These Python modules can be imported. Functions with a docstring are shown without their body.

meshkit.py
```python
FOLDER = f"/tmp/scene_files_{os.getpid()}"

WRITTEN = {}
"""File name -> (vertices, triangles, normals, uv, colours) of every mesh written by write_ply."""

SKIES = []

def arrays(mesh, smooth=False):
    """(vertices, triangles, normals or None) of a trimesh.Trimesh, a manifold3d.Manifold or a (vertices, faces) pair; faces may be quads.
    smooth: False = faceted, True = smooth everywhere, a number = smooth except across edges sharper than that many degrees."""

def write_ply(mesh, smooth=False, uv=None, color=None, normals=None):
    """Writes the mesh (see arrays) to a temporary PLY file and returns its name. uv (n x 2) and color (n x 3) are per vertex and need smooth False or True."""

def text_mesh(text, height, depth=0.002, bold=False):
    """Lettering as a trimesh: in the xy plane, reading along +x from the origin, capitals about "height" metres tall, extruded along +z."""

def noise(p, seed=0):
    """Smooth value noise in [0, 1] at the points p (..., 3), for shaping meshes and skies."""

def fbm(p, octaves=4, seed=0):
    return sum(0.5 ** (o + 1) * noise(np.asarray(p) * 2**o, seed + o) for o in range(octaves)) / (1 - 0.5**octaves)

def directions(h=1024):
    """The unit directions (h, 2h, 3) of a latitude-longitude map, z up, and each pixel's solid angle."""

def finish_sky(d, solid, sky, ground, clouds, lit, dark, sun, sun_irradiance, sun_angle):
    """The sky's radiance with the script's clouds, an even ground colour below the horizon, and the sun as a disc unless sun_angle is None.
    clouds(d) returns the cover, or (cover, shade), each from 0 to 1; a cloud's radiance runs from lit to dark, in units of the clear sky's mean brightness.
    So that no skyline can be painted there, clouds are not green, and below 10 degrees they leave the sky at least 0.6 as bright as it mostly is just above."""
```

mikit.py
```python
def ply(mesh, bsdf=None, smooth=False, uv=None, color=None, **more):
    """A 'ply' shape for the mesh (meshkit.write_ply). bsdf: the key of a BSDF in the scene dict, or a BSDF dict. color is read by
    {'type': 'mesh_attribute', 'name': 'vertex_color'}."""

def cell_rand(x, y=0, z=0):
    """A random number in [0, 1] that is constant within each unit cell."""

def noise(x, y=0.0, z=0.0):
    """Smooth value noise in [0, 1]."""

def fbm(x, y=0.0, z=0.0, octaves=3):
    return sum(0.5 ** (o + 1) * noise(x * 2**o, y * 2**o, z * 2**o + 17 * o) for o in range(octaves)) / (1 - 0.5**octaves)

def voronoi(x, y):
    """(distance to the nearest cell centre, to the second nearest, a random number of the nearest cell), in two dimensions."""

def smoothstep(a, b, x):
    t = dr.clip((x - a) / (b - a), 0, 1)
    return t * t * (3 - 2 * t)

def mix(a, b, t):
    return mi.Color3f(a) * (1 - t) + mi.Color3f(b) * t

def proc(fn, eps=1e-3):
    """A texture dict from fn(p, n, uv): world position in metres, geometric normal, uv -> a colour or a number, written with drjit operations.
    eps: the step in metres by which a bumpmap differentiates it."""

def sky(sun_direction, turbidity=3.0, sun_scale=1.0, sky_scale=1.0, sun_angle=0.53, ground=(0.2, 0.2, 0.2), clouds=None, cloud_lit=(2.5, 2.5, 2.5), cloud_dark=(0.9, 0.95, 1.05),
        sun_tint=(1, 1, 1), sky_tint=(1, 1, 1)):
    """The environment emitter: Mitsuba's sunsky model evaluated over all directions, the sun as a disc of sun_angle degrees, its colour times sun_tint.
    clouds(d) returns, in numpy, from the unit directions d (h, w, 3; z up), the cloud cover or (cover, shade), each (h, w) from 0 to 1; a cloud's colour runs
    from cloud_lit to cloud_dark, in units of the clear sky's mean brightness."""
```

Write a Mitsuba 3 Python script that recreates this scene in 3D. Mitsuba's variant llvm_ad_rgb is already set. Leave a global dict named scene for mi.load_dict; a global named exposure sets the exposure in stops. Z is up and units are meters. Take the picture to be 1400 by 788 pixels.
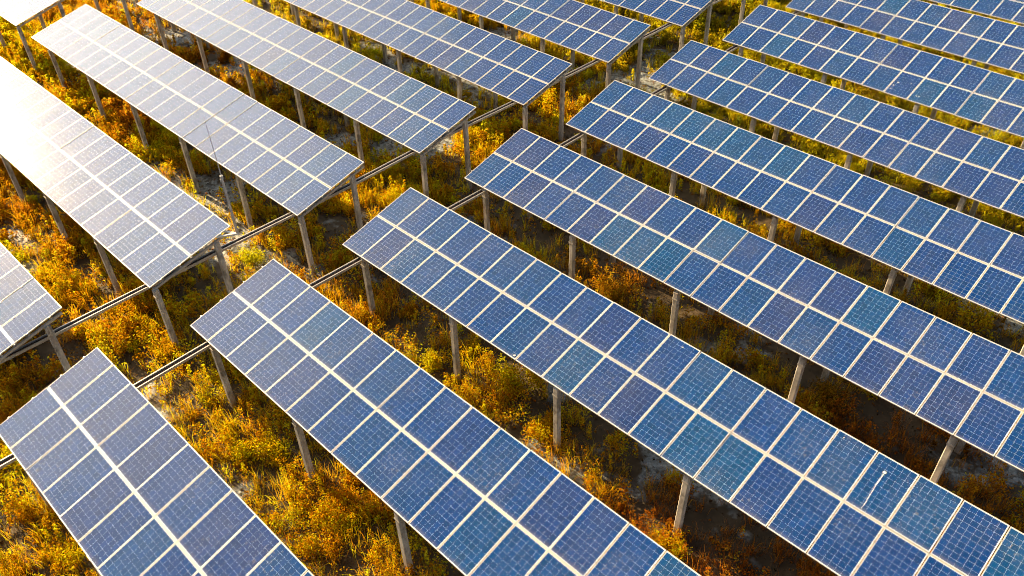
import math, random
import numpy as np, trimesh, drjit as dr
import mitsuba as mi
import mikit, meshkit
from shapely.geometry import box as sbox

T = mi.ScalarTransform4f
random.seed(7)
rng = np.random.default_rng(7)
scene, labels = {}, {}

# ------------------------------------------------------------------ camera, sky, exposure
F_PX = 1150.684
PITCH, ROLL, YAW = 0.6928, -0.0257, -0.7879
CAM = np.array([20.182, -0.815, 16.669])
FWD = np.array([math.sin(YAW)*math.cos(PITCH), math.cos(YAW)*math.cos(PITCH), -math.sin(PITCH)])
RGT = np.array([math.cos(YAW), -math.sin(YAW), 0.0])
UPV = np.cross(RGT, FWD)
RGT, UPV = math.cos(ROLL)*RGT + math.sin(ROLL)*UPV, -math.sin(ROLL)*RGT + math.cos(ROLL)*UPV
scene['camera'] = {'type': 'perspective', 'fov_axis': 'x', 'fov': math.degrees(2*math.atan(700/F_PX)),
                   'near_clip': 0.1, 'far_clip': 5000.0,
                   'to_world': T().look_at(origin=CAM.tolist(), target=(CAM+FWD).tolist(), up=UPV.tolist())}
SUN_EL, SUN_AZ = math.radians(19.5), math.radians(183.0)
SUN = [math.cos(SUN_EL)*math.cos(SUN_AZ), math.cos(SUN_EL)*math.sin(SUN_AZ), math.sin(SUN_EL)]


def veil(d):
    """A thin, uneven high veil of cloud: an out-of-view glow added around the low sun, sized to give the panels their sheen, nearly clear elsewhere, denser towards the horizon."""
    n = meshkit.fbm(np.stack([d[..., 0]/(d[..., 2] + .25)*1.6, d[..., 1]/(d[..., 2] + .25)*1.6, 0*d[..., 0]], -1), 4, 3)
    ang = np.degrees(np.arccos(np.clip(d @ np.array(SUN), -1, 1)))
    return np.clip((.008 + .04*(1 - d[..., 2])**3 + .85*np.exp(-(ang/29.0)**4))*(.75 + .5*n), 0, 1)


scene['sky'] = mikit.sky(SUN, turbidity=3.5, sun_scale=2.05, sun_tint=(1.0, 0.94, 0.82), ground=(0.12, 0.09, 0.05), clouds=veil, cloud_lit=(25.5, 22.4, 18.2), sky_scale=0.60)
exposure = 2.68


def project(X):
    """Where a world point falls in the photograph (only used to decide what is near enough to the view to be built)."""
    d = np.asarray(X, float) - CAM
    w = d @ FWD
    return 700 + F_PX*(d @ RGT)/w, 394 - F_PX*(d @ UPV)/w, w


# ------------------------------------------------------------------ materials
def rgb(*c):
    return {'type': 'rgb', 'value': list(c)}


def fn_mud(p, n, uv):
    fine = mikit.fbm(p.x*3.3, p.y*3.3, 1.0, 4)
    return mikit.mix((0.035, 0.026, 0.015), (0.10, 0.072, 0.040), fine)


def fn_silt(p, n, uv):
    fine = mikit.fbm(p.x*3.3, p.y*3.3, 1.0, 4)
    tiny = mikit.fbm(p.x*17.0, p.y*17.0, 2.0, 3)
    c = mikit.mix((0.13, 0.16, 0.18), (0.33, 0.38, 0.41), mikit.smoothstep(0.3, 0.7, fine*0.6 + tiny*0.4))
    return mikit.mix(c, (0.06, 0.05, 0.035), 0.8*mikit.smoothstep(0.42, 0.72, mikit.fbm(p.x*9.0 + 3, p.y*9.0, 4.0, 5)))


def fn_ground_bump(p, n, uv):
    return mikit.fbm(p.x*4.0, p.y*4.0, 0.0, 4)


VC = {'type': 'mesh_attribute', 'name': 'vertex_color'}


def silt_fn(x, y):
    """How much bare silt shows (drjit): broad patches near the aisle of the left-hand block, smaller ones elsewhere."""
    n = mikit.fbm(x*.30 + 40, y*.30 + 11, 3.0, 4)
    m = mikit.fbm(x*1.9 + 5, y*1.9, 6.0, 4)

    def g(cx, cy, rx, ry):
        return dr.exp(-dr.square((x - cx)/rx) - dr.square((y - cy)/ry))
    b = .12*g(-6, 12.5, 5, 4) + .08*g(4.5, 5.2, 3, 2) + .02*g(9, 14, 6, 4) - .2*g(-11, 5, 15, 4.2)
    return mikit.smoothstep(.55, .64, n + b + .30*(m - .5))


def silt_cover(x, y):
    shape = np.shape(x)
    return np.array(silt_fn(mi.Float(np.ravel(x).astype(np.float32)), mi.Float(np.ravel(y).astype(np.float32)))).reshape(shape)


def fn_ground(p, n, uv):
    return mikit.mix(fn_mud(p, n, uv), fn_silt(p, n, uv), silt_fn(p.x, p.y))


def fn_ground_rough(p, n, uv):
    return 0.78 - 0.22*silt_fn(p.x, p.y)


scene['mat_ground'] = {'type': 'bumpmap', 'arbitrary': mikit.proc(fn_ground_bump, 0.02), 'scale': 0.06,
                       'bsdf': {'type': 'principled', 'base_color': mikit.proc(fn_ground), 'roughness': mikit.proc(fn_ground_rough), 'specular': 0.4}}


def fn_concrete(p, n, uv):
    a = mikit.fbm(p.x*5.0, p.y*5.0, p.z*1.6, 4)
    b = mikit.fbm(p.x*23.0, p.y*23.0, p.z*14.0, 3)
    c = mikit.mix((0.27, 0.26, 0.24), (0.56, 0.54, 0.50), mikit.smoothstep(0.25, 0.72, a*0.7 + b*0.3))
    moss = mikit.smoothstep(0.58, 0.72, mikit.fbm(p.x*3.0, p.y*3.0, p.z*2.2 + 9.0, 4))
    c = mikit.mix(c, (0.07, 0.06, 0.045), moss*0.55)
    rust = mikit.smoothstep(0.60, 0.75, mikit.fbm(p.x*4.0 + 31, p.y*4.0, p.z*0.9, 3))
    return mikit.mix(c, (0.24, 0.13, 0.07), rust*0.35)


scene['mat_concrete'] = {'type': 'twosided', 'bsdf': {'type': 'principled', 'base_color': mikit.proc(fn_concrete), 'roughness': 0.85, 'specular': 0.3}}


def fn_galv(p, n, uv):
    a = mikit.fbm(p.x*7.0, p.y*7.0, p.z*7.0, 3)
    return mikit.mix((0.34, 0.34, 0.34), (0.62, 0.61, 0.58), a)


scene['mat_galvanised'] = {'type': 'twosided', 'bsdf': {'type': 'principled', 'base_color': mikit.proc(fn_galv), 'roughness': 0.42, 'metallic': 0.45}}


def fn_frame(p, n, uv):
    a = mikit.fbm(p.x*2.1, p.y*2.1, p.z*2.1, 3)
    b = mikit.fbm(p.x*17.0, p.y*17.0, p.z*17.0, 2)
    return mikit.mix((0.58, 0.57, 0.54), (0.74, 0.73, 0.70), a*0.6 + b*0.4)


scene['mat_frame'] = {'type': 'twosided', 'bsdf': {'type': 'principled', 'base_color': mikit.proc(fn_frame), 'roughness': 0.45, 'specular': 0.5}}


def fn_glass_rough(p, n, uv):
    return 0.10 + 0.04*mikit.fbm(p.x*1.7, p.y*1.7, p.z*1.7, 3)


def fn_dust(p, n, uv):
    patch = mikit.fbm(p.x*0.8 + 2, p.y*0.8, p.z*0.8, 4)
    streak = mikit.fbm(p.x*9.0, p.y*0.9, 3.0, 3)
    edge = mikit.smoothstep(0.10, 0.015, uv.y)*(0.35 + 0.65*streak)
    specks = mikit.smoothstep(0.80, 0.88, mikit.noise(p.x*24.0, p.y*24.0, 1.0))*mikit.smoothstep(0.5, 0.7, patch)
    return dr.clip(0.035*mikit.smoothstep(0.42, 0.72, patch*0.75 + streak*0.25) + 0.22*edge + 0.25*specks, 0, 0.5)


scene['mat_dust'] = {'type': 'principled', 'base_color': rgb(0.42, 0.40, 0.36), 'roughness': 0.9, 'specular': 0.2}
scene['mat_glass_cell'] = {'type': 'principled', 'base_color': VC, 'roughness': mikit.proc(fn_glass_rough), 'specular': 0.5}
scene['mat_cell'] = {'type': 'twosided', 'bsdf': {'type': 'blendbsdf', 'weight': mikit.proc(fn_dust), 'a': {'type': 'ref', 'id': 'mat_glass_cell'}, 'b': {'type': 'ref', 'id': 'mat_dust'}}}
scene['mat_backsheet'] = {'type': 'twosided', 'bsdf': {'type': 'principled', 'base_color': rgb(0.44, 0.58, 0.80), 'roughness': mikit.proc(fn_glass_rough), 'specular': 0.5}}
scene['mat_dropping'] = {'type': 'twosided', 'bsdf': {'type': 'principled', 'base_color': rgb(0.82, 0.82, 0.78), 'roughness': 0.8}}
scene['mat_cable'] = {'type': 'twosided', 'bsdf': {'type': 'principled', 'base_color': rgb(0.10, 0.035, 0.025), 'roughness': 0.6}}
scene['mat_cable_black'] = {'type': 'twosided', 'bsdf': {'type': 'principled', 'base_color': rgb(0.03, 0.03, 0.03), 'roughness': 0.6}}
scene['mat_leaf'] = {'type': 'principledthin', 'base_color': VC, 'roughness': 0.6, 'diff_trans': 1.25, 'spec_trans': 0.0, 'eta': 1.35}
scene['mat_stem'] = {'type': 'twosided', 'bsdf': {'type': 'principled', 'base_color': rgb(0.12, 0.07, 0.035), 'roughness': 0.8}}


# ------------------------------------------------------------------ helpers
def numbered(name):
    if name not in used:
        used[name] = 0
        return name
    used[name] += 1
    return f'{name}_{used[name]:03d}'


used = {}


def put(key, shape, to_world=None):
    d = dict(shape)
    if to_world is not None:
        d['to_world'] = to_world
    key = numbered(key)
    scene[key] = d
    return key


def thing(name, label, cat, group=None, kind=None):
    key = numbered(name)
    labels[key] = {'label': label, 'category': cat}
    if group:
        labels[key]['group'] = group
    if kind:
        labels[key]['kind'] = kind
    return key


def bx(x0, x1, y0, y1, z0, z1):
    m = trimesh.creation.box(extents=(x1-x0, y1-y0, z1-z0))
    m.apply_translation(((x0+x1)/2, (y0+y1)/2, (z0+z1)/2))
    return m


def cat(ms):
    return trimesh.util.concatenate(ms)


def beam(a, b, w, h, up=(0, 0, 1)):
    """A box of width w and height h from a to b."""
    a, b = np.asarray(a, float), np.asarray(b, float)
    d = b - a
    L = np.linalg.norm(d)
    d /= L
    s = np.cross(d, up)
    s /= np.linalg.norm(s)
    t = np.cross(s, d)
    m = trimesh.creation.box(extents=(L, w, h))
    M = np.eye(4)
    M[:3, 0], M[:3, 1], M[:3, 2], M[:3, 3] = d, s, t, (a+b)/2
    m.apply_transform(M)
    return m


def tube(pts, radii, sides=8):
    p = np.asarray(pts, float)
    r = np.broadcast_to(np.asarray(radii, float), (len(p),))
    t = np.gradient(p, axis=0)
    t /= np.linalg.norm(t, axis=1, keepdims=True)
    ref = np.array([0, 0, 1.0]) if abs(t[0, 2]) < 0.8 else np.array([1.0, 0, 0])
    a = np.cross(t, ref)
    a /= np.linalg.norm(a, axis=1, keepdims=True)
    b = np.cross(t, a)
    th = np.arange(sides)*2*np.pi/sides
    v = (p[:, None] + r[:, None, None]*(np.cos(th)[None, :, None]*a[:, None] + np.sin(th)[None, :, None]*b[:, None])).reshape(-1, 3)
    f = []
    for i in range(len(p)-1):
        for j in range(sides):
            q = [i*sides+j, i*sides+(j+1) % sides, (i+1)*sides+(j+1) % sides, (i+1)*sides+j]
            f += [[q[0], q[1], q[2]], [q[0], q[2], q[3]]]
    for j in range(1, sides-1):
        f.append([0, j+1, j])
        k = (len(p)-1)*sides
        f.append([k, k+j, k+j+1])
    return trimesh.Trimesh(v, np.array(f), process=False)


# ------------------------------------------------------------------ the ground
GZ = -2.78            # height zero is the low edge of the panels


def ground_z(x, y):
    p = np.stack([np.asarray(x, float), np.asarray(y, float), np.zeros_like(np.asarray(x, float))], -1)
    return GZ + 0.34*(meshkit.fbm(p*0.22, 3, 5) - 0.5) + 0.12*(meshkit.fbm(p*1.3, 3, 9) - 0.5)


def axis(a, b, step, far):
    fine = np.arange(a, b + 1e-6, step)
    g = np.cumsum(np.geomspace(1, 130, 16))
    g = g/g[-1]*far
    return np.concatenate([a - g[::-1], fine, b + g])


gx, gy = axis(-60, 30, 0.32, 900), axis(-10, 76, 0.32, 900)
GX, GY = np.meshgrid(gx, gy, indexing='ij')
gv = np.stack([GX, GY, ground_z(GX, GY)], -1).reshape(-1, 3)
ii, jj = np.meshgrid(np.arange(len(gx)-1), np.arange(len(gy)-1), indexing='ij')
n1 = len(gy)
q = np.stack([ii*n1+jj, (ii+1)*n1+jj, (ii+1)*n1+jj+1, ii*n1+jj+1], -1).reshape(-1, 4)


scene['ground'] = mikit.ply((gv, q), 'mat_ground', smooth=True)
labels['ground'] = {'label': 'dark muddy ground with pale grey silt patches beneath the solar tables', 'category': 'ground', 'kind': 'structure'}

# ------------------------------------------------------------------ solar tables
PITCH_Y, TILT, SKEW, SLOPE = 5.566, 0.2526, 0.0725, 3.184
BLOCK_X = {'R': 0.0, 'L': -2.4202, 'F': -27.4463}
ADJ = {('L', 1): (-.055, .037, .003, -.0105, 0), ('L', 2): (-.054, -.036, -.019, -.001, 0), ('L', 3): (-.040, -.018, .055, -.0102, 0),
       ('L', 4): (.052, .035, .007, -.006, 0), ('L', 5): (.032, .011, .001, .005, 0), ('L', 6): (.057, .038, .007, 0, 0), ('L', 0): (.007, .019, -.005, -.001, 0),
       ('R', 0): (-.014, -.025, -.022, .012, .0003), ('R', 1): (.108, -.014, .058, -.0096, -.002), ('R', 2): (.069, -.010, .0145, -.005, .0017),
       ('R', 3): (-.027, .033, -.0285, .005, .0037), ('R', 4): (-.005, .001, -.006, .007, -.0003), ('R', 5): (-.126, -.003, -.039, -.0065, .0005),
       ('R', 6): (-.007, -.063, .015, .008, -.0023)}
NCOL = 23
PW, PL, GAP = 0.979, 1.579, 0.026
MW, MS = 0.017, 0.020                   # visible width of the frame on the long and the short sides
CW, CS = (PW - 2*MW - 0.018)/6, (PL - 2*MS - 0.022)/10

frame_poly = sbox(0, 0, PW, PL).difference(sbox(MW, MS, PW-MW, PL-MS))
FRAME = mikit.ply(trimesh.creation.extrude_polygon(frame_poly, 0.036, engine='earcut').apply_translation((0, 0, -0.036)), 'mat_frame')
SHEET = mikit.ply(bx(MW-.002, PW-MW+.002, MS-.002, PL-MS+.002, -0.010, -0.0045), 'mat_backsheet')

HUES = [(.001, .039, .205), (.001, .043, .208), (.002, .038, .200), (.004, .036, .192), (.001, .046, .204), (.001, .040, .206), (.001, .044, .203),
        (.008, .035, .178), (.001, .050, .207), (.001, .056, .206), (.002, .039, .200), (.010, .035, .168)]


def cell_quad(c, r, col, vr):
    """One polycrystalline cell with cropped corners, its outline a little inside its grid place."""
    g = 0.0023
    x0 = MW + 0.009 + c*CW + g
    x1 = x0 + CW - 2*g
    y0 = MS + 0.011 + r*CS + g
    y1 = y0 + CS - 2*g
    z, k = -0.0035, 0.004
    v = np.array([(x0+k, y0, z), (x1-k, y0, z), (x1, y0+k, z), (x1, y1-k, z), (x1-k, y1, z), (x0+k, y1, z), (x0, y1-k, z), (x0, y0+k, z)])
    f = np.array([(0, i, i+1) for i in range(1, 7)])
    tone = np.asarray(col)*vr
    cc = np.clip(np.tile(tone, (8, 1))*(1 + 0.10*(np.random.RandomState(int(c*97+r*13)).rand(8, 1)-0.5)), 0, 1)
    return v, f, cc


def cell_tone(hue, c, r, rs):
    t = np.array(hue)*(0.86 + 0.28*rs.rand())
    t = t*(1 + np.array([.5, .0, -.12])*(rs.rand() - 0.4))
    return t


def busbars():
    vs, fs, n = [], [], 0
    for c in range(6):
        for k in (0.22, 0.5, 0.78):
            x = MW + 0.009 + (c + k)*CW
            w = 0.0013
            vs.append(np.array([(x-w, MS+.012, -.0029), (x+w, MS+.012, -.0029), (x+w, PL-MS-.012, -.0029), (x-w, PL-MS-.012, -.0029)]))
            fs.append(np.array([(0, 1, 2), (0, 2, 3)]) + n)
            n += 4
    return np.vstack(vs), np.vstack(fs)


BV, BF = busbars()
BUS = mikit.ply((BV, BF), 'mat_cell', color=np.tile((.05, .13, .30), (len(BV), 1)), uv=BV[:, :2]/[PW, PL])


def cell_grid(hue, seed):
    rs = np.random.RandomState(seed)
    vs, fs, cs, n = [], [], [], 0
    colshift = 1 + 0.10*(rs.rand(6) - .5)
    for c in range(6):
        for r in range(10):
            v, f, cc = cell_quad(c, r, cell_tone(hue, c, r, rs)*colshift[c], 1.0)
            vs.append(v); fs.append(f+n); cs.append(cc)
            n += len(v)
    vs.append(BV); fs.append(BF+n); cs.append(np.tile((.05, .13, .30), (len(BV), 1)))
    vs = np.vstack(vs)
    return mikit.ply((vs, np.vstack(fs)), 'mat_cell', color=np.vstack(cs), uv=vs[:, :2]/[PW, PL])


GRIDS = [cell_grid(h, 11+k*7+j) for j in range(3) for k, h in enumerate(HUES)]


def table_matrix(g, r):
    a = ADJ.get((g, r), (0, 0, 0, 0, 0))
    t = TILT + a[3]
    ex = np.array([1.0, a[4], 0.0]); ex /= np.linalg.norm(ex)
    ev = np.array([0.0, math.cos(t), math.sin(t)])
    en = np.cross(ex, ev); en /= np.linalg.norm(en)
    M = np.eye(4)
    M[:3, 0], M[:3, 1], M[:3, 2] = ex, ev, en
    M[:3, 3] = (BLOCK_X[g] + SKEW*r + a[0], PITCH_Y*r + a[1], a[2])
    return M


def trans(u, s, n=0.0):
    M = np.eye(4)
    M[:3, 3] = (u, s, n)
    return M


def post_mesh(h, w):
    c = 0.018
    w2 = w/2
    ring = np.array([(-w2+c, -w2), (w2-c, -w2), (w2, -w2+c), (w2, w2-c), (w2-c, w2), (-w2+c, w2), (-w2, w2-c), (-w2, -w2+c)])
    zs = np.linspace(0, h, 7)
    v = np.vstack([np.column_stack([ring*(1.0 - 0.03*z/h), np.full(8, z)]) for z in zs] + [[[0, 0, h]]])
    f = []
    for i in range(len(zs)-1):
        for j in range(8):
            a, b = i*8+j, i*8+(j+1) % 8
            f += [[a, b, b+8], [a, b+8, a+8]]
    k = (len(zs)-1)*8
    f += [[k+j, k+(j+1) % 8, len(v)-1] for j in range(8)]
    return trimesh.Trimesh(v, np.array(f), process=False)


ORD = ['first', 'second', 'third', 'fourth', 'fifth', 'sixth', 'seventh', 'eighth', 'ninth', 'tenth']
TABLES = {}
POST_TOPS = {}
PANEL_HUE = {}


def build_table(g, r, label, u_off, c0, c1, post_us):
    """Table r of block g: panel columns c0..c1 (counted from the aisle end), posts at post_us metres from that end."""
    key = thing('solar_table', label, 'solar table', 'solar panel tables in parallel rows')
    M = table_matrix(g, r)
    TABLES[g, r] = (key, M)
    left = (lambda i: i*1.0 + 0.0105) if g == 'R' else (lambda i: -(i+1)*1.0 + 0.0105)
    near = []
    for i in range(c0, c1+1):
        for k in (0, 1):
            u, s = left(i), k*(PL+GAP)
            c = (M @ np.array([u+.5, s+PL/2, 0, 1]))[:3]
            px, py, w = project(c)
            cpx = min(F_PX/w*CW*0.93, F_PX/w*CS*0.66)
            near.append((cpx if 0 < px < 1400 and 0 < py < 788 else 0, i, k))
    single = {(i, k) for p, i, k in sorted(near, reverse=True)[:5] if p > 8.2}
    rs = np.random.RandomState(1000 + 37*r + (500 if g == 'R' else 0) + (900 if g == 'F' else 0))
    sag = meshkit.fbm(np.column_stack([np.arange(40)*.35, np.full(40, r*3.1 + (50 if g == 'L' else 0)), np.zeros(40)]), 2, 4)*.05 - .025
    for i in range(c0, c1+1):
        for k in (0, 1):
            wob = T().rotate([1, 0, 0], float(rs.normal(0, .16))).rotate([0, 1, 0], float(rs.normal(0, .16)))
            W = M @ trans(left(i), k*(PL+GAP)) @ trans(PW/2, PL/2, float(sag[i] + rs.normal(0, .003))) @ np.array(wob.matrix) @ trans(-PW/2, -PL/2)
            tw = T(W.tolist())
            pk = put(key + '__panel', SHEET, tw)
            put(pk + '__frame', FRAME, tw)
            hi = int(rs.choice(len(HUES), p=np.array([5, 5, 4, 4, 3, 5, 3, 2.2, 1.2, .8, 4, 1.2])/38.4))
            hi = PANEL_HUE.get((g, r, i, k), hi)
            if (i, k) in single:
                hue, rs2 = HUES[hi], np.random.RandomState(hi*31 + i*7 + k)
                sh = 1 + 0.10*(rs2.rand(6) - .5)
                for c in range(6):
                    for rr in range(10):
                        v, f, cc = cell_quad(c, rr, cell_tone(hue, c, rr, rs2)*sh[c], 1.0)
                        put(pk + '__cell', mikit.ply((v, f), 'mat_cell', color=cc, uv=v[:, :2]/[PW, PL]), tw)
                put(pk + '__busbar', BUS, tw)
                labels[pk + '__busbar'] = {'kind': 'stuff'}
            else:
                ck = put(pk + '__cell_grid', GRIDS[hi + len(HUES)*int(rs.randint(3))], tw)
                labels[ck] = {'kind': 'stuff'}
    ua, ub = (c0, c1+1.0) if g == 'R' else (-(c1+1.0), -c0)
    ua, ub = ua+0.012, ub-0.012
    tm = T(M.tolist())
    for s in (0.42, 1.15, 2.03, 2.76):
        put(key + '__purlin', mikit.ply(bx(ua, ub, s-.022, s+.022, -.036-.082, -.0575), 'mat_galvanised'), tm)
    put(key + '__joint_strip', mikit.ply(bx(ua, ub, PL+GAP/2-.05, PL+GAP/2+.05, -.075, -.0605), 'mat_frame'), tm)
    cl = []
    for i in range(c0, c1+2):
        u = float(i) if g == 'R' else -float(i)
        z = sag[min(i, c1)]
        for s in (0.42, 1.15, 2.03, 2.76):
            cl.append(bx(u-.024, u+.024, s-.022, s+.022, z-.03, z+.006))
    ck = put(key + '__panel_clamp', mikit.ply(cat(cl), 'mat_galvanised'), tm)
    labels[ck] = {'kind': 'stuff'}
    t = math.atan2(M[2, 1], M[1, 1])
    for u in post_us:
        b0 = (M @ np.array([u, 0, 0, 1]))[:3]
        tops = []
        for sy in (0.14, 2.47):
            p = b0 + np.array([rng.normal(0, .02), sy, 0])
            under = (sy/math.cos(t))*math.sin(t) - 0.19       # just below the rafter
            gz = float(ground_z(p[0], p[1])) - 0.25
            h = p[2] + under - gz
            pm = post_mesh(h, 0.175)
            tilt = T().translate([p[0], p[1], gz]).rotate([1, 0, 0], float(rng.normal(0, .5))).rotate([0, 1, 0], float(rng.normal(0, .5)))
            pk = put(key + '__post', mikit.ply(pm, 'mat_concrete'), tilt)
            put(pk + '__clamp', mikit.ply(cat([bx(-.097, .097, -.097, .097, h-.30, h-.25), bx(-.10, -.088, -.02, .02, h-.33, h+.05), bx(.088, .10, -.02, .02, h-.33, h+.05)]), 'mat_galvanised'), tilt)
            tops.append((p[0], p[1], p[2]+under))
        put(key + '__rafter', mikit.ply(bx(u-.035, u+.035, 0.04, SLOPE-.10, -.195, -.1185), 'mat_galvanised'), tm)
        POST_TOPS.setdefault((g, r), []).append(tops)
    return key


def droppings(g, r, spots):
    """White bird droppings on the glass: (u, v, length, width, angle) with v from 0 at the low edge to 1 at the high edge."""
    key, M = TABLES[g, r]
    for u, v, ln, wd, ang in spots:
        i, k = (int(math.floor(u)) if g == 'R' else int(math.floor(-u))), (1 if v > 0.5 else 0)
        rs = np.random.RandomState(int(u*100))
        n = 14
        th = np.linspace(0, 2*np.pi, n, endpoint=False)
        rad = 1 + 0.35*(rs.rand(n) - .5)
        x, y = np.cos(th)*ln/2*rad, np.sin(th)*wd/2*rad
        ca, sa = math.cos(ang), math.sin(ang)
        top = np.column_stack([x*ca - y*sa + u, x*sa + y*ca + v*SLOPE, np.full(n, 0.0015)])
        bot = top.copy(); bot[:, 2] = -0.0025
        vv = np.vstack([top, bot, [[u, v*SLOPE, 0.004]]])
        f = [[j, (j+1) % n, 2*n] for j in range(n)] + [[j, n+j, n+(j+1) % n] for j in range(n)] + [[j, n+(j+1) % n, (j+1) % n] for j in range(n)]
        base = PANEL_KEY(g, r, i, k)
        put(base + '__dropping', mikit.ply((vv, np.array(f)), 'mat_dropping'), T(M.tolist()))


RANGES = {}


def PANEL_KEY(g, r, i, k):
    n = (i - RANGES[g, r][0])*2 + k
    return TABLES[g, r][0] + '__panel' + (f'_{n:03d}' if n else '')


def visible_columns(g, r, margin=170):
    M = table_matrix(g, r)
    cols = []
    for i in range(NCOL):
        for k in (0, .5, 1):
            u = i+.5 if g == 'R' else -(i+.5)
            x, y, w = project((M @ np.array([u, k*SLOPE, 0, 1]))[:3])
            if w > 1 and -margin < x < 1400+margin and -margin < y < 788+margin:
                cols.append(i)
    return (min(cols), max(cols)) if cols else None


PANEL_HUE.update({('R', 2, 0, 1): 6, ('R', 2, 0, 0): 5, ('R', 2, 1, 0): 11, ('R', 2, 2, 0): 8, ('R', 2, 2, 1): 6, ('R', 2, 9, 0): 9, ('R', 2, 13, 0): 9, ('R', 2, 12, 1): 8,
                  ('R', 2, 16, 1): 4, ('R', 2, 18, 1): 8, ('R', 2, 20, 1): 9, ('R', 3, 6, 0): 9, ('R', 3, 7, 0): 9, ('R', 3, 8, 0): 9, ('R', 3, 0, 1): 7, ('R', 3, 1, 1): 7, ('R', 3, 2, 0): 11, ('R', 3, 14, 1): 9,
                  ('R', 4, 3, 1): 9, ('R', 4, 4, 1): 9, ('R', 4, 5, 1): 9, ('R', 4, 6, 1): 9, ('R', 4, 7, 1): 8, ('R', 4, 8, 1): 9, ('R', 0, 0, 1): 7, ('R', 0, 2, 1): 11, ('R', 0, 4, 1): 11, ('R', 6, 2, 0): 9, ('R', 6, 9, 0): 9, ('R', 5, 3, 0): 8})

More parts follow.
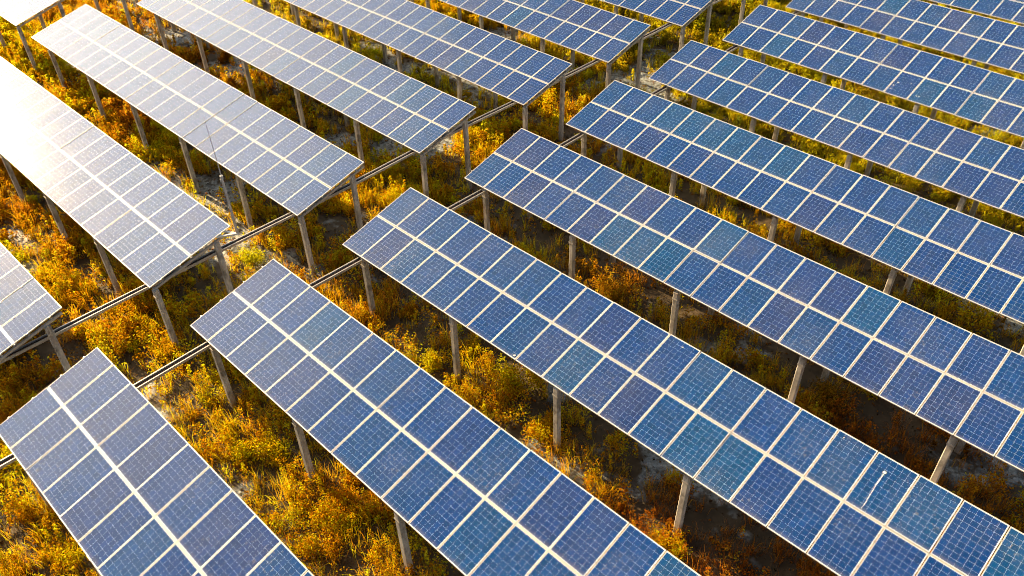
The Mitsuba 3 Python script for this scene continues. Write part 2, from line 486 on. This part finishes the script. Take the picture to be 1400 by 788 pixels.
for r in range(0, 9):
    rg = visible_columns('R', r)
    if not rg:
        continue
    c0, c1 = 0 if rg[0] < 6 else rg[0], min(rg[1], NCOL-1)
    RANGES['R', r] = (c0, c1)
    name = {0: 'solar table in the lower left corner, running off the bottom edge by the left side',
            1: 'solar table between the lower left corner table and the long middle one',
            2: 'long solar table from the middle to the lower right corner, one panel streaked white'}.get(
        r, f'deep blue solar table, {ORD[r]} from the lower left in the right-hand block')
    build_table('R', r, name, 0, c0, c1, [u for u in (0.98, 5.24, 9.5, 13.76, 18.02, 22.28) if c0-1 < u < c1+1.5])
for r in range(0, 9):
    rg = visible_columns('L', r)
    if not rg:
        continue
    c0, c1 = 0 if rg[0] < 6 else rg[0], min(rg[1], NCOL-1)
    RANGES['L', r] = (c0, c1)
    name = {0: 'pale washed-out solar table end at the left edge, above the lower left corner table',
            1: 'white glaring solar table at the left edge beneath the thin lightning mast',
            2: 'pale glaring solar table crossed by the thin mast, both its ends in view'}.get(
        r, f'blue-grey sheened solar table, {ORD[r]} from the left edge in the left-hand block')
    build_table('L', r, name, 0, c0, c1, [-u for u in (0.02, 4.24, 8.46, 12.68, 16.9, 21.12) if c0-1 < u < c1+1.5])
for r in (1, 2, 3):
    rg = visible_columns('F', r)
    if not rg:
        continue
    RANGES['F', r] = (0, min(rg[1], 7))
    name = {2: 'white glaring solar table end in the top left corner'}.get(r, 'pale solar table beyond the top left corner, ' + ('nearer' if r == 1 else 'farther') + ' one')
    build_table('F', r, name, 0, 0, min(rg[1], 7), [-u for u in (0.1, 4.3) if u < rg[1]+1])

droppings('R', 2, [(17.366, .871, .09, .07, .3), (17.37, .80, .42, .022, 1.55), (17.385, .66, .56, .016, 1.62), (17.40, .56, .26, .012, 1.5), (11.53, .943, .06, .05, 0), (7.889, .03, .08, .05, .5), (16.2, .955, .035, .03, 0)])
droppings('R', 6, [(8.224, .261, .09, .07, .2), (8.14, .187, .05, .12, .3), (8.14, .109, .07, .06, 0), (8.71, .317, .05, .05, 0), (9.337, .124, .08, .06, .4), (9.235, .117, .05, .05, 0), (.456, .065, .06, .05, 0)])
droppings('R', 3, [(5.525, .05, .08, .06, 1.0), (19.07, .045, .06, .05, 0)])

# ------------------------------------------------------------------ cable trays
def tray(pts, label):
    """A shallow galvanised cable tray on the post heads: two raised side rails, a bed between them and the cables that lie in it."""
    key = thing('cable_tray', label, 'cable tray', 'cable trays crossing under the table ends')
    pts = np.array(pts, float)
    for sx in (-1, 1):
        ms = []
        for a, b in zip(pts[:-1], pts[1:]):
            ms += [beam(a + [sx*.098, 0, .02], b + [sx*.098, 0, .02], .008, .085), beam(a + [sx*.090, 0, .066], b + [sx*.090, 0, .066], .030, .007)]
        put(key + '__side_rail', mikit.ply(cat(ms), 'mat_galvanised'))
    put(key + '__bed', mikit.ply(cat([beam(a - [0, 0, .012], b - [0, 0, .012], .188, .006) for a, b in zip(pts[:-1], pts[1:])]), 'mat_galvanised'))
    for a, b in zip(pts[:-1], pts[1:]):
        m = a + (b - a)*.5
        put(key + '__cross_strap', mikit.ply(bx(m[0]-.115, m[0]+.115, m[1]-.03, m[1]+.03, m[2]-.035, m[2]-.016), 'mat_galvanised'))
    fine = np.vstack([np.linspace(a, b, 12, endpoint=False) for a, b in zip(pts[:-1], pts[1:])] + [pts[-1:]])
    for dx, m in ((-.055, 'mat_cable_black'), (-.02, 'mat_cable'), (.016, 'mat_cable_black'), (.052, 'mat_cable')):
        wig = fine + np.column_stack([dx + rng.normal(0, .004, len(fine)), np.zeros(len(fine)), np.full(len(fine), .010)])
        put(key + '__cable', mikit.ply(tube(wig, .015, 6), m, smooth=50))


def tray_points(g, x0, r0, r1, z):
    pts = []
    for r in range(r0, r1+1):
        M = table_matrix(g, r)
        for sy in (0.0, 2.6):
            pts.append((x0 + 0.0*r, M[1, 3] + sy, z + M[2, 3]))
    return pts


tray(tray_points('R', 1.14, -1, 8, -0.20), 'grey cable tray joining the table ends of the right-hand block')
tray(tray_points('L', -2.72, -1, 8, -0.16), 'grey cable tray joining the table ends of the left-hand block')

# ------------------------------------------------------------------ lightning mast
key = thing('lightning_mast', 'thin grey lightning mast standing by the end of the glaring table at the left', 'lightning mast')
o = table_matrix('L', 1)[:3, 3]
mx, my, mz = o[0] + .35, o[1] + 3.1, o[2]
put(key + '__rod', mikit.ply(tube([(mx, my, mz+2.75), (mx-.02, my, mz+3.8), (mx-.06, my, mz+4.85)], [.018, .012, .006], 6), 'mat_galvanised', smooth=50))
put(key + '__pole', mikit.ply(tube([(mx+.02, my, mz+.62), (mx, my, mz+2.80)], [.052, .036], 8), 'mat_galvanised', smooth=50))
put(key + '__collar', mikit.ply(tube([(mx, my, mz+2.74), (mx, my, mz+2.84)], [.055, .055], 8), 'mat_galvanised', smooth=50))
put(key + '__bracket', mikit.ply(cat([beam((mx-.40, my-.55, mz+.58), (mx+.08, my+.02, mz+.66), .06, .06), beam((mx-.42, my-.25, mz+.64), (mx+.08, my, mz+.66), .05, .05)]), 'mat_frame'))
put(key + '__insulator', mikit.ply(tube([(mx-.06, my-.02, mz+2.60), (mx-.06, my-.02, mz+2.70)], [.035, .030], 8), 'mat_concrete', smooth=50))

# ------------------------------------------------------------------ vegetation
def n2(x, y, f, seed, octs=3):
    return meshkit.fbm(np.stack([x*f, y*f, np.zeros_like(x)], -1), octs, seed)


GOLD, ORANGE, RUST = np.array([.90, .50, .006]), np.array([.82, .34, .006]), np.array([.38, .135, .010])
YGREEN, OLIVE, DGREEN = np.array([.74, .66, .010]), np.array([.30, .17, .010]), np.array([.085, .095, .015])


def ss(a, b, x):
    t = np.clip((x-a)/(b-a), 0, 1)
    return t*t*(3-2*t)


def tint(x, y):
    """Base colour of the plants: golden on the left, rusty and olive on the lower right, yellow-green at the back."""
    a, b, c = n2(x, y, .33, 21), n2(x, y, .9, 22), n2(x, y, .17, 23)
    w_green = np.clip(ss(25, 33, y + .25*x)*.95 + .9*np.exp(-((y - 24.5)/2.2)**2)*ss(-5, -10, x) + .35*np.exp(-((y-17)/1.6)**2)*ss(2, 5, x)*ss(14, 9, x) + .16*ss(.55, .72, a)*ss(6, 14, y), 0, 1)
    w_rust = np.clip(ss(.52, .68, c)*(.45 + .35*ss(0, 8, x)) + ss(3, 12, x)*.2 + .35*ss(.55, .7, b), 0, 1)
    w_rust = w_rust*(1 - .8*ss(24, 30, y + .25*x))
    g = (1 - a[:, None])*GOLD + a[:, None]*ORANGE
    col = g*(1 - w_rust[:, None]) + w_rust[:, None]*RUST
    gr = YGREEN*(1 - b[:, None]) + OLIVE*b[:, None]
    lush = ss(.52, .72, n2(x, y, .6, 29))[:, None]*.45
    gr = gr*(1 - lush) + DGREEN*lush
    return col*(1 - w_green[:, None]) + gr*w_green[:, None]


def density(x, y):
    """Plants thin out on the silt patches and where nothing of the ground is seen."""
    d = (1 - .80*silt_cover(x, y))*(.25 + .75*ss(.38, .60, n2(x, y, 1.1, 61)))
    return d


def scatter(n):
    """Ground points in and around the part of the field in view."""
    out = []
    while sum(map(len, out)) < n:
        p = np.column_stack([rng.uniform(-48, 26, n), rng.uniform(-5, 60, n)])
        px, py, w = project(np.column_stack([p, np.full(n, GZ + .3)]))
        ok = (w > 2) & (px > -90) & (px < 1490) & (py > -60) & (py < 900)
        off = np.mod(p[:, 1], PITCH_Y)
        hid = (off > 1.6) & (off < 3.6) & (px > 0)
        ok &= ~(hid & (rng.random(n) < .6))
        ok &= rng.random(n) < density(p[:, 0], p[:, 1])
        out.append(p[ok])
    return np.vstack(out)[:n]


def unit(v):
    return v/np.maximum(np.linalg.norm(v, axis=1, keepdims=True), 1e-9)


def leaf_mesh(c, size, col, upbias=.55):
    """Rhombic leaves with a fold along the midrib: four vertices, two faces."""
    n = len(c)
    nrm = unit(rng.normal(0, 1, (n, 3)) + [0, 0, upbias*2])
    a = unit(np.cross(nrm, rng.normal(0, 1, (n, 3))))
    b = np.cross(nrm, a)
    L, W = size[:, None], (size*rng.uniform(.45, .75, n))[:, None]
    fold = nrm*W*.18
    v = np.stack([c - a*L/2, c + b*W/2 + fold, c + a*L/2 - nrm*L*.12, c - b*W/2 + fold], 1).reshape(-1, 3)
    k = np.arange(n)[:, None]*4
    f = np.vstack([k + [0, 1, 2], k + [0, 2, 3]])
    return v, f, np.repeat(col, 4, axis=0)


def blade_mesh(base, h, w, lean, col):
    n = len(base)
    th = rng.uniform(0, 2*np.pi, n)
    side = np.column_stack([np.cos(th), np.sin(th), np.zeros(n)])
    mid = base + lean*(h*.35)[:, None] + np.column_stack([np.zeros(n), np.zeros(n), h*.6])
    tip = base + lean*h[:, None] + np.column_stack([np.zeros(n), np.zeros(n), h*(1 - .35*np.linalg.norm(lean, axis=1))])
    sw = side*(w/2)[:, None]
    v = np.stack([base - sw, base + sw, mid - sw*.8, mid + sw*.8, tip], 1).reshape(-1, 3)
    k = np.arange(n)[:, None]*5
    f = np.vstack([k + [0, 1, 3], k + [0, 3, 2], k + [2, 3, 4]])
    c5 = np.repeat(col, 5, axis=0)
    return v, f, c5


def jitter(col, s=.36):
    n = len(col)
    return np.clip(col*np.exp(rng.normal(0, s, (n, 1)))*np.exp(rng.normal(0, .10, (n, 3))), .002, .6)


def far(x, y):
    return np.clip(np.linalg.norm(np.column_stack([x, y, np.full(len(x), GZ)]) - CAM, axis=1)/24, .8, 2.2)


# grass: tufts of bent blades
NT = 15000
tp = scatter(NT)
per = 22
th_ = .18 + .85*n2(tp[:, 0], tp[:, 1], .8, 41) + rng.normal(0, .08, NT)
th_ = np.clip(th_, .18, 1.0)
b = np.repeat(tp, per, 0)
sc = np.repeat(far(tp[:, 0], tp[:, 1]), per)
base = np.column_stack([b + rng.normal(0, .09, b.shape), np.zeros(len(b))])
base[:, 2] = ground_z(base[:, 0], base[:, 1]) - .02
h = np.repeat(th_, per)*rng.uniform(.45, 1.15, len(b))
ang = rng.uniform(0, 2*np.pi, len(b))
lean = np.column_stack([np.cos(ang), np.sin(ang), 0*ang])*rng.uniform(.1, .75, len(b))[:, None]
col = jitter(np.repeat(tint(tp[:, 0], tp[:, 1]), per, 0))
v, f, c = blade_mesh(base, h, .011*sc*rng.uniform(.7, 1.5, len(b)), lean, col)
scene['tall_grass'] = mikit.ply((v, f), 'mat_leaf', color=c)
labels['tall_grass'] = {'label': 'golden and rusty tall grass growing between and under the solar tables', 'category': 'grass', 'kind': 'stuff'}

# weeds: leafy stems
NW = 8500
wp = scatter(NW)
per = 56
hh = .12 + .95*n2(wp[:, 0], wp[:, 1], .9, 51) + rng.normal(0, .10, NW)
hh = np.clip(hh, .15, 1.05)
b = np.repeat(wp, per, 0)
sc = np.repeat(far(wp[:, 0], wp[:, 1]), per)
t = rng.random(len(b))**.75
rad = np.repeat(.08 + .34*rng.random(NW)**2, per)*(1.15 - .6*t)
ang = rng.uniform(0, 2*np.pi, len(b))
rr_ = rad*np.sqrt(rng.random(len(b)))
ctr = np.column_stack([b[:, 0] + rr_*np.cos(ang), b[:, 1] + rr_*np.sin(ang), np.zeros(len(b))])
ctr[:, 2] = ground_z(b[:, 0], b[:, 1]) + t*np.repeat(hh, per) + .02
col = jitter(np.repeat(tint(wp[:, 0] + .7, wp[:, 1])*np.exp(rng.normal(0, .38, (NW, 1))), per, 0))
v, f, c = leaf_mesh(ctr, rng.uniform(.036, .085, len(b))*sc, col)
scene['leafy_weeds'] = mikit.ply((v, f), 'mat_leaf', color=c)
labels['leafy_weeds'] = {'label': 'leafy yellow, brown and olive weeds covering the ground under the tables', 'category': 'weeds', 'kind': 'stuff'}

# low bushes: clusters of larger leaves that close up over the mud
NB = 2100
bp = scatter(NB)
bR = rng.uniform(.20, .48, NB)
bH = bR*rng.uniform(.9, 1.6, NB)
tips_n, per = 6, 30
bt = np.repeat(bp, tips_n, 0)
ta = rng.uniform(0, 2*np.pi, len(bt))
tr = np.repeat(bR, tips_n)*np.sqrt(rng.random(len(bt)))*.9
tip = np.column_stack([bt[:, 0] + tr*np.cos(ta), bt[:, 1] + tr*np.sin(ta), np.zeros(len(bt))])
tip[:, 2] = ground_z(bt[:, 0], bt[:, 1]) + np.repeat(bH, tips_n)*rng.uniform(.55, 1.05, len(bt))*(1 - .45*tr/np.repeat(bR, tips_n))
tc = np.repeat(tint(bp[:, 0], bp[:, 1])*np.exp(rng.normal(.05, .3, (NB, 1))), tips_n, 0)*np.exp(rng.normal(0, .25, (len(bt), 1)))
cc_ = np.repeat(tip, per, 0)
sc = far(cc_[:, 0], cc_[:, 1])
ctr = cc_ + rng.normal(0, 1, cc_.shape)*[.10, .10, .075] - np.column_stack([np.zeros((len(cc_), 2)), np.abs(rng.normal(0, .07, len(cc_)))])
v, f, c = leaf_mesh(ctr, rng.uniform(.045, .10, len(ctr))*sc, jitter(np.repeat(tc, per, 0), .28))
scene['low_bushes'] = mikit.ply((v, f), 'mat_leaf', color=c)
labels['low_bushes'] = {'label': 'low leafy golden bushes merging into a mat between the table rows', 'category': 'bushes', 'kind': 'stuff'}

# shrubs that stand out one by one
SHRUBS = [(3.69, 5.36, .62, .62, 'gold', 'round golden shrub below the mid post of the second right-hand table'),
          (3.0, 4.7, .45, .50, 'gold', 'smaller golden shrub left of the round golden shrub'),
          (7.48, 4.57, .70, .55, 'orange', 'wide orange-yellow shrub beside the lowest post at the bottom edge'),
          (6.97, 5.66, .55, .60, 'orange', 'orange-yellow shrub next to the dark shade at the bottom'),
          (4.39, 10.99, .42, .60, 'gold', 'golden leafy shrub behind the upper edge of the second right-hand table'),
          (7.06, 12.14, .50, .75, 'gold', 'large-leaved yellow shrub under the long middle table'),
          (7.53, 12.81, .45, .70, 'gold', 'yellow bush beside the large-leaved shrub under the long middle table'),
          (9.1, 11.3, .45, .55, 'orange', 'lit orange shrub on the strip left of the centre post'),
          (-4.67, 10.01, .55, .60, 'ygreen', 'bright yellow-green shrub beyond the corner of the white glaring table'),
          (-5.65, 18.77, .60, .80, 'gold', 'tall golden shrub in the aisle behind the pale table end'),
          (-3.76, 16.57, .55, .60, 'gold', 'golden shrub in the aisle beside the cable tray'),
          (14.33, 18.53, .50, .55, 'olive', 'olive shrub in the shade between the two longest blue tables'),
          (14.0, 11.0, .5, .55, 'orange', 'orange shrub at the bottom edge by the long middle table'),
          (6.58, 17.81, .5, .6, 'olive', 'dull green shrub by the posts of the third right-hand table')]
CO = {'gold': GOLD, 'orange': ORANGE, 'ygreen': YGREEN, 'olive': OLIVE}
for x, y, R, H, cn, lab in SHRUBS:
    key = thing('wild_shrub', lab, 'shrub', 'wild shrubs among the tables')
    z0 = float(ground_z(np.array([x]), np.array([y]))[0])
    nb = 9
    ba = rng.uniform(0, 2*np.pi, nb)
    br = R*np.sqrt(rng.random(nb))*.8
    tips = np.column_stack([x + br*np.cos(ba), y + br*np.sin(ba), z0 + H*rng.uniform(.55, 1.0, nb)*(1 - .35*br/R)])
    put(key + '__stem', mikit.ply(cat([tube([(x + .1*(tp_[0]-x), y + .1*(tp_[1]-y), z0-.05), (x + .55*(tp_[0]-x), y + .55*(tp_[1]-y), z0 + .55*(tp_[2]-z0)), tp_], [.014, .010, .005], 5) for tp_ in tips]), 'mat_stem', smooth=50))
    per = 190
    cc_ = np.repeat(tips, per, 0)
    ctr = cc_ + rng.normal(0, 1, cc_.shape)*[.13, .13, .11] - np.column_stack([np.zeros((len(cc_), 2)), np.abs(rng.normal(0, .10, len(cc_)))])
    ctr[:, 2] = np.maximum(ctr[:, 2], z0 + .03)
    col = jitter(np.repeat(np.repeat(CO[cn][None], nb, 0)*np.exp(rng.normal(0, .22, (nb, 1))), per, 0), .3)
    v, f, c = leaf_mesh(ctr, rng.uniform(.035, .085, len(ctr)), col)
    put(key + '__foliage', mikit.ply((v, f), 'mat_leaf', color=c))

# fallen leaves and dry bits on the bare patches
NL = 26000
lp = np.column_stack([rng.uniform(-40, 24, NL*3), rng.uniform(-4, 50, NL*3)])
px, py, w = project(np.column_stack([lp, np.full(len(lp), GZ)]))
lp = lp[(w > 2) & (px > -60) & (px < 1460) & (py > -40) & (py < 860)][:NL]
lz = ground_z(lp[:, 0], lp[:, 1])
col = jitter(np.where(rng.random((len(lp), 1)) < .5, RUST, np.array([.10, .065, .03])), .4)
v, f, c = leaf_mesh(np.column_stack([lp, lz + .012 + .02*rng.random(len(lp))]), rng.uniform(.04, .12, len(lp))*far(lp[:, 0], lp[:, 1])**.5, col, 2.0)
scene['leaf_litter'] = mikit.ply((v, f), 'mat_leaf', color=c)
labels['leaf_litter'] = {'label': 'brown dead leaves and dry stalks lying on the bare mud', 'category': 'leaf litter', 'kind': 'stuff'}
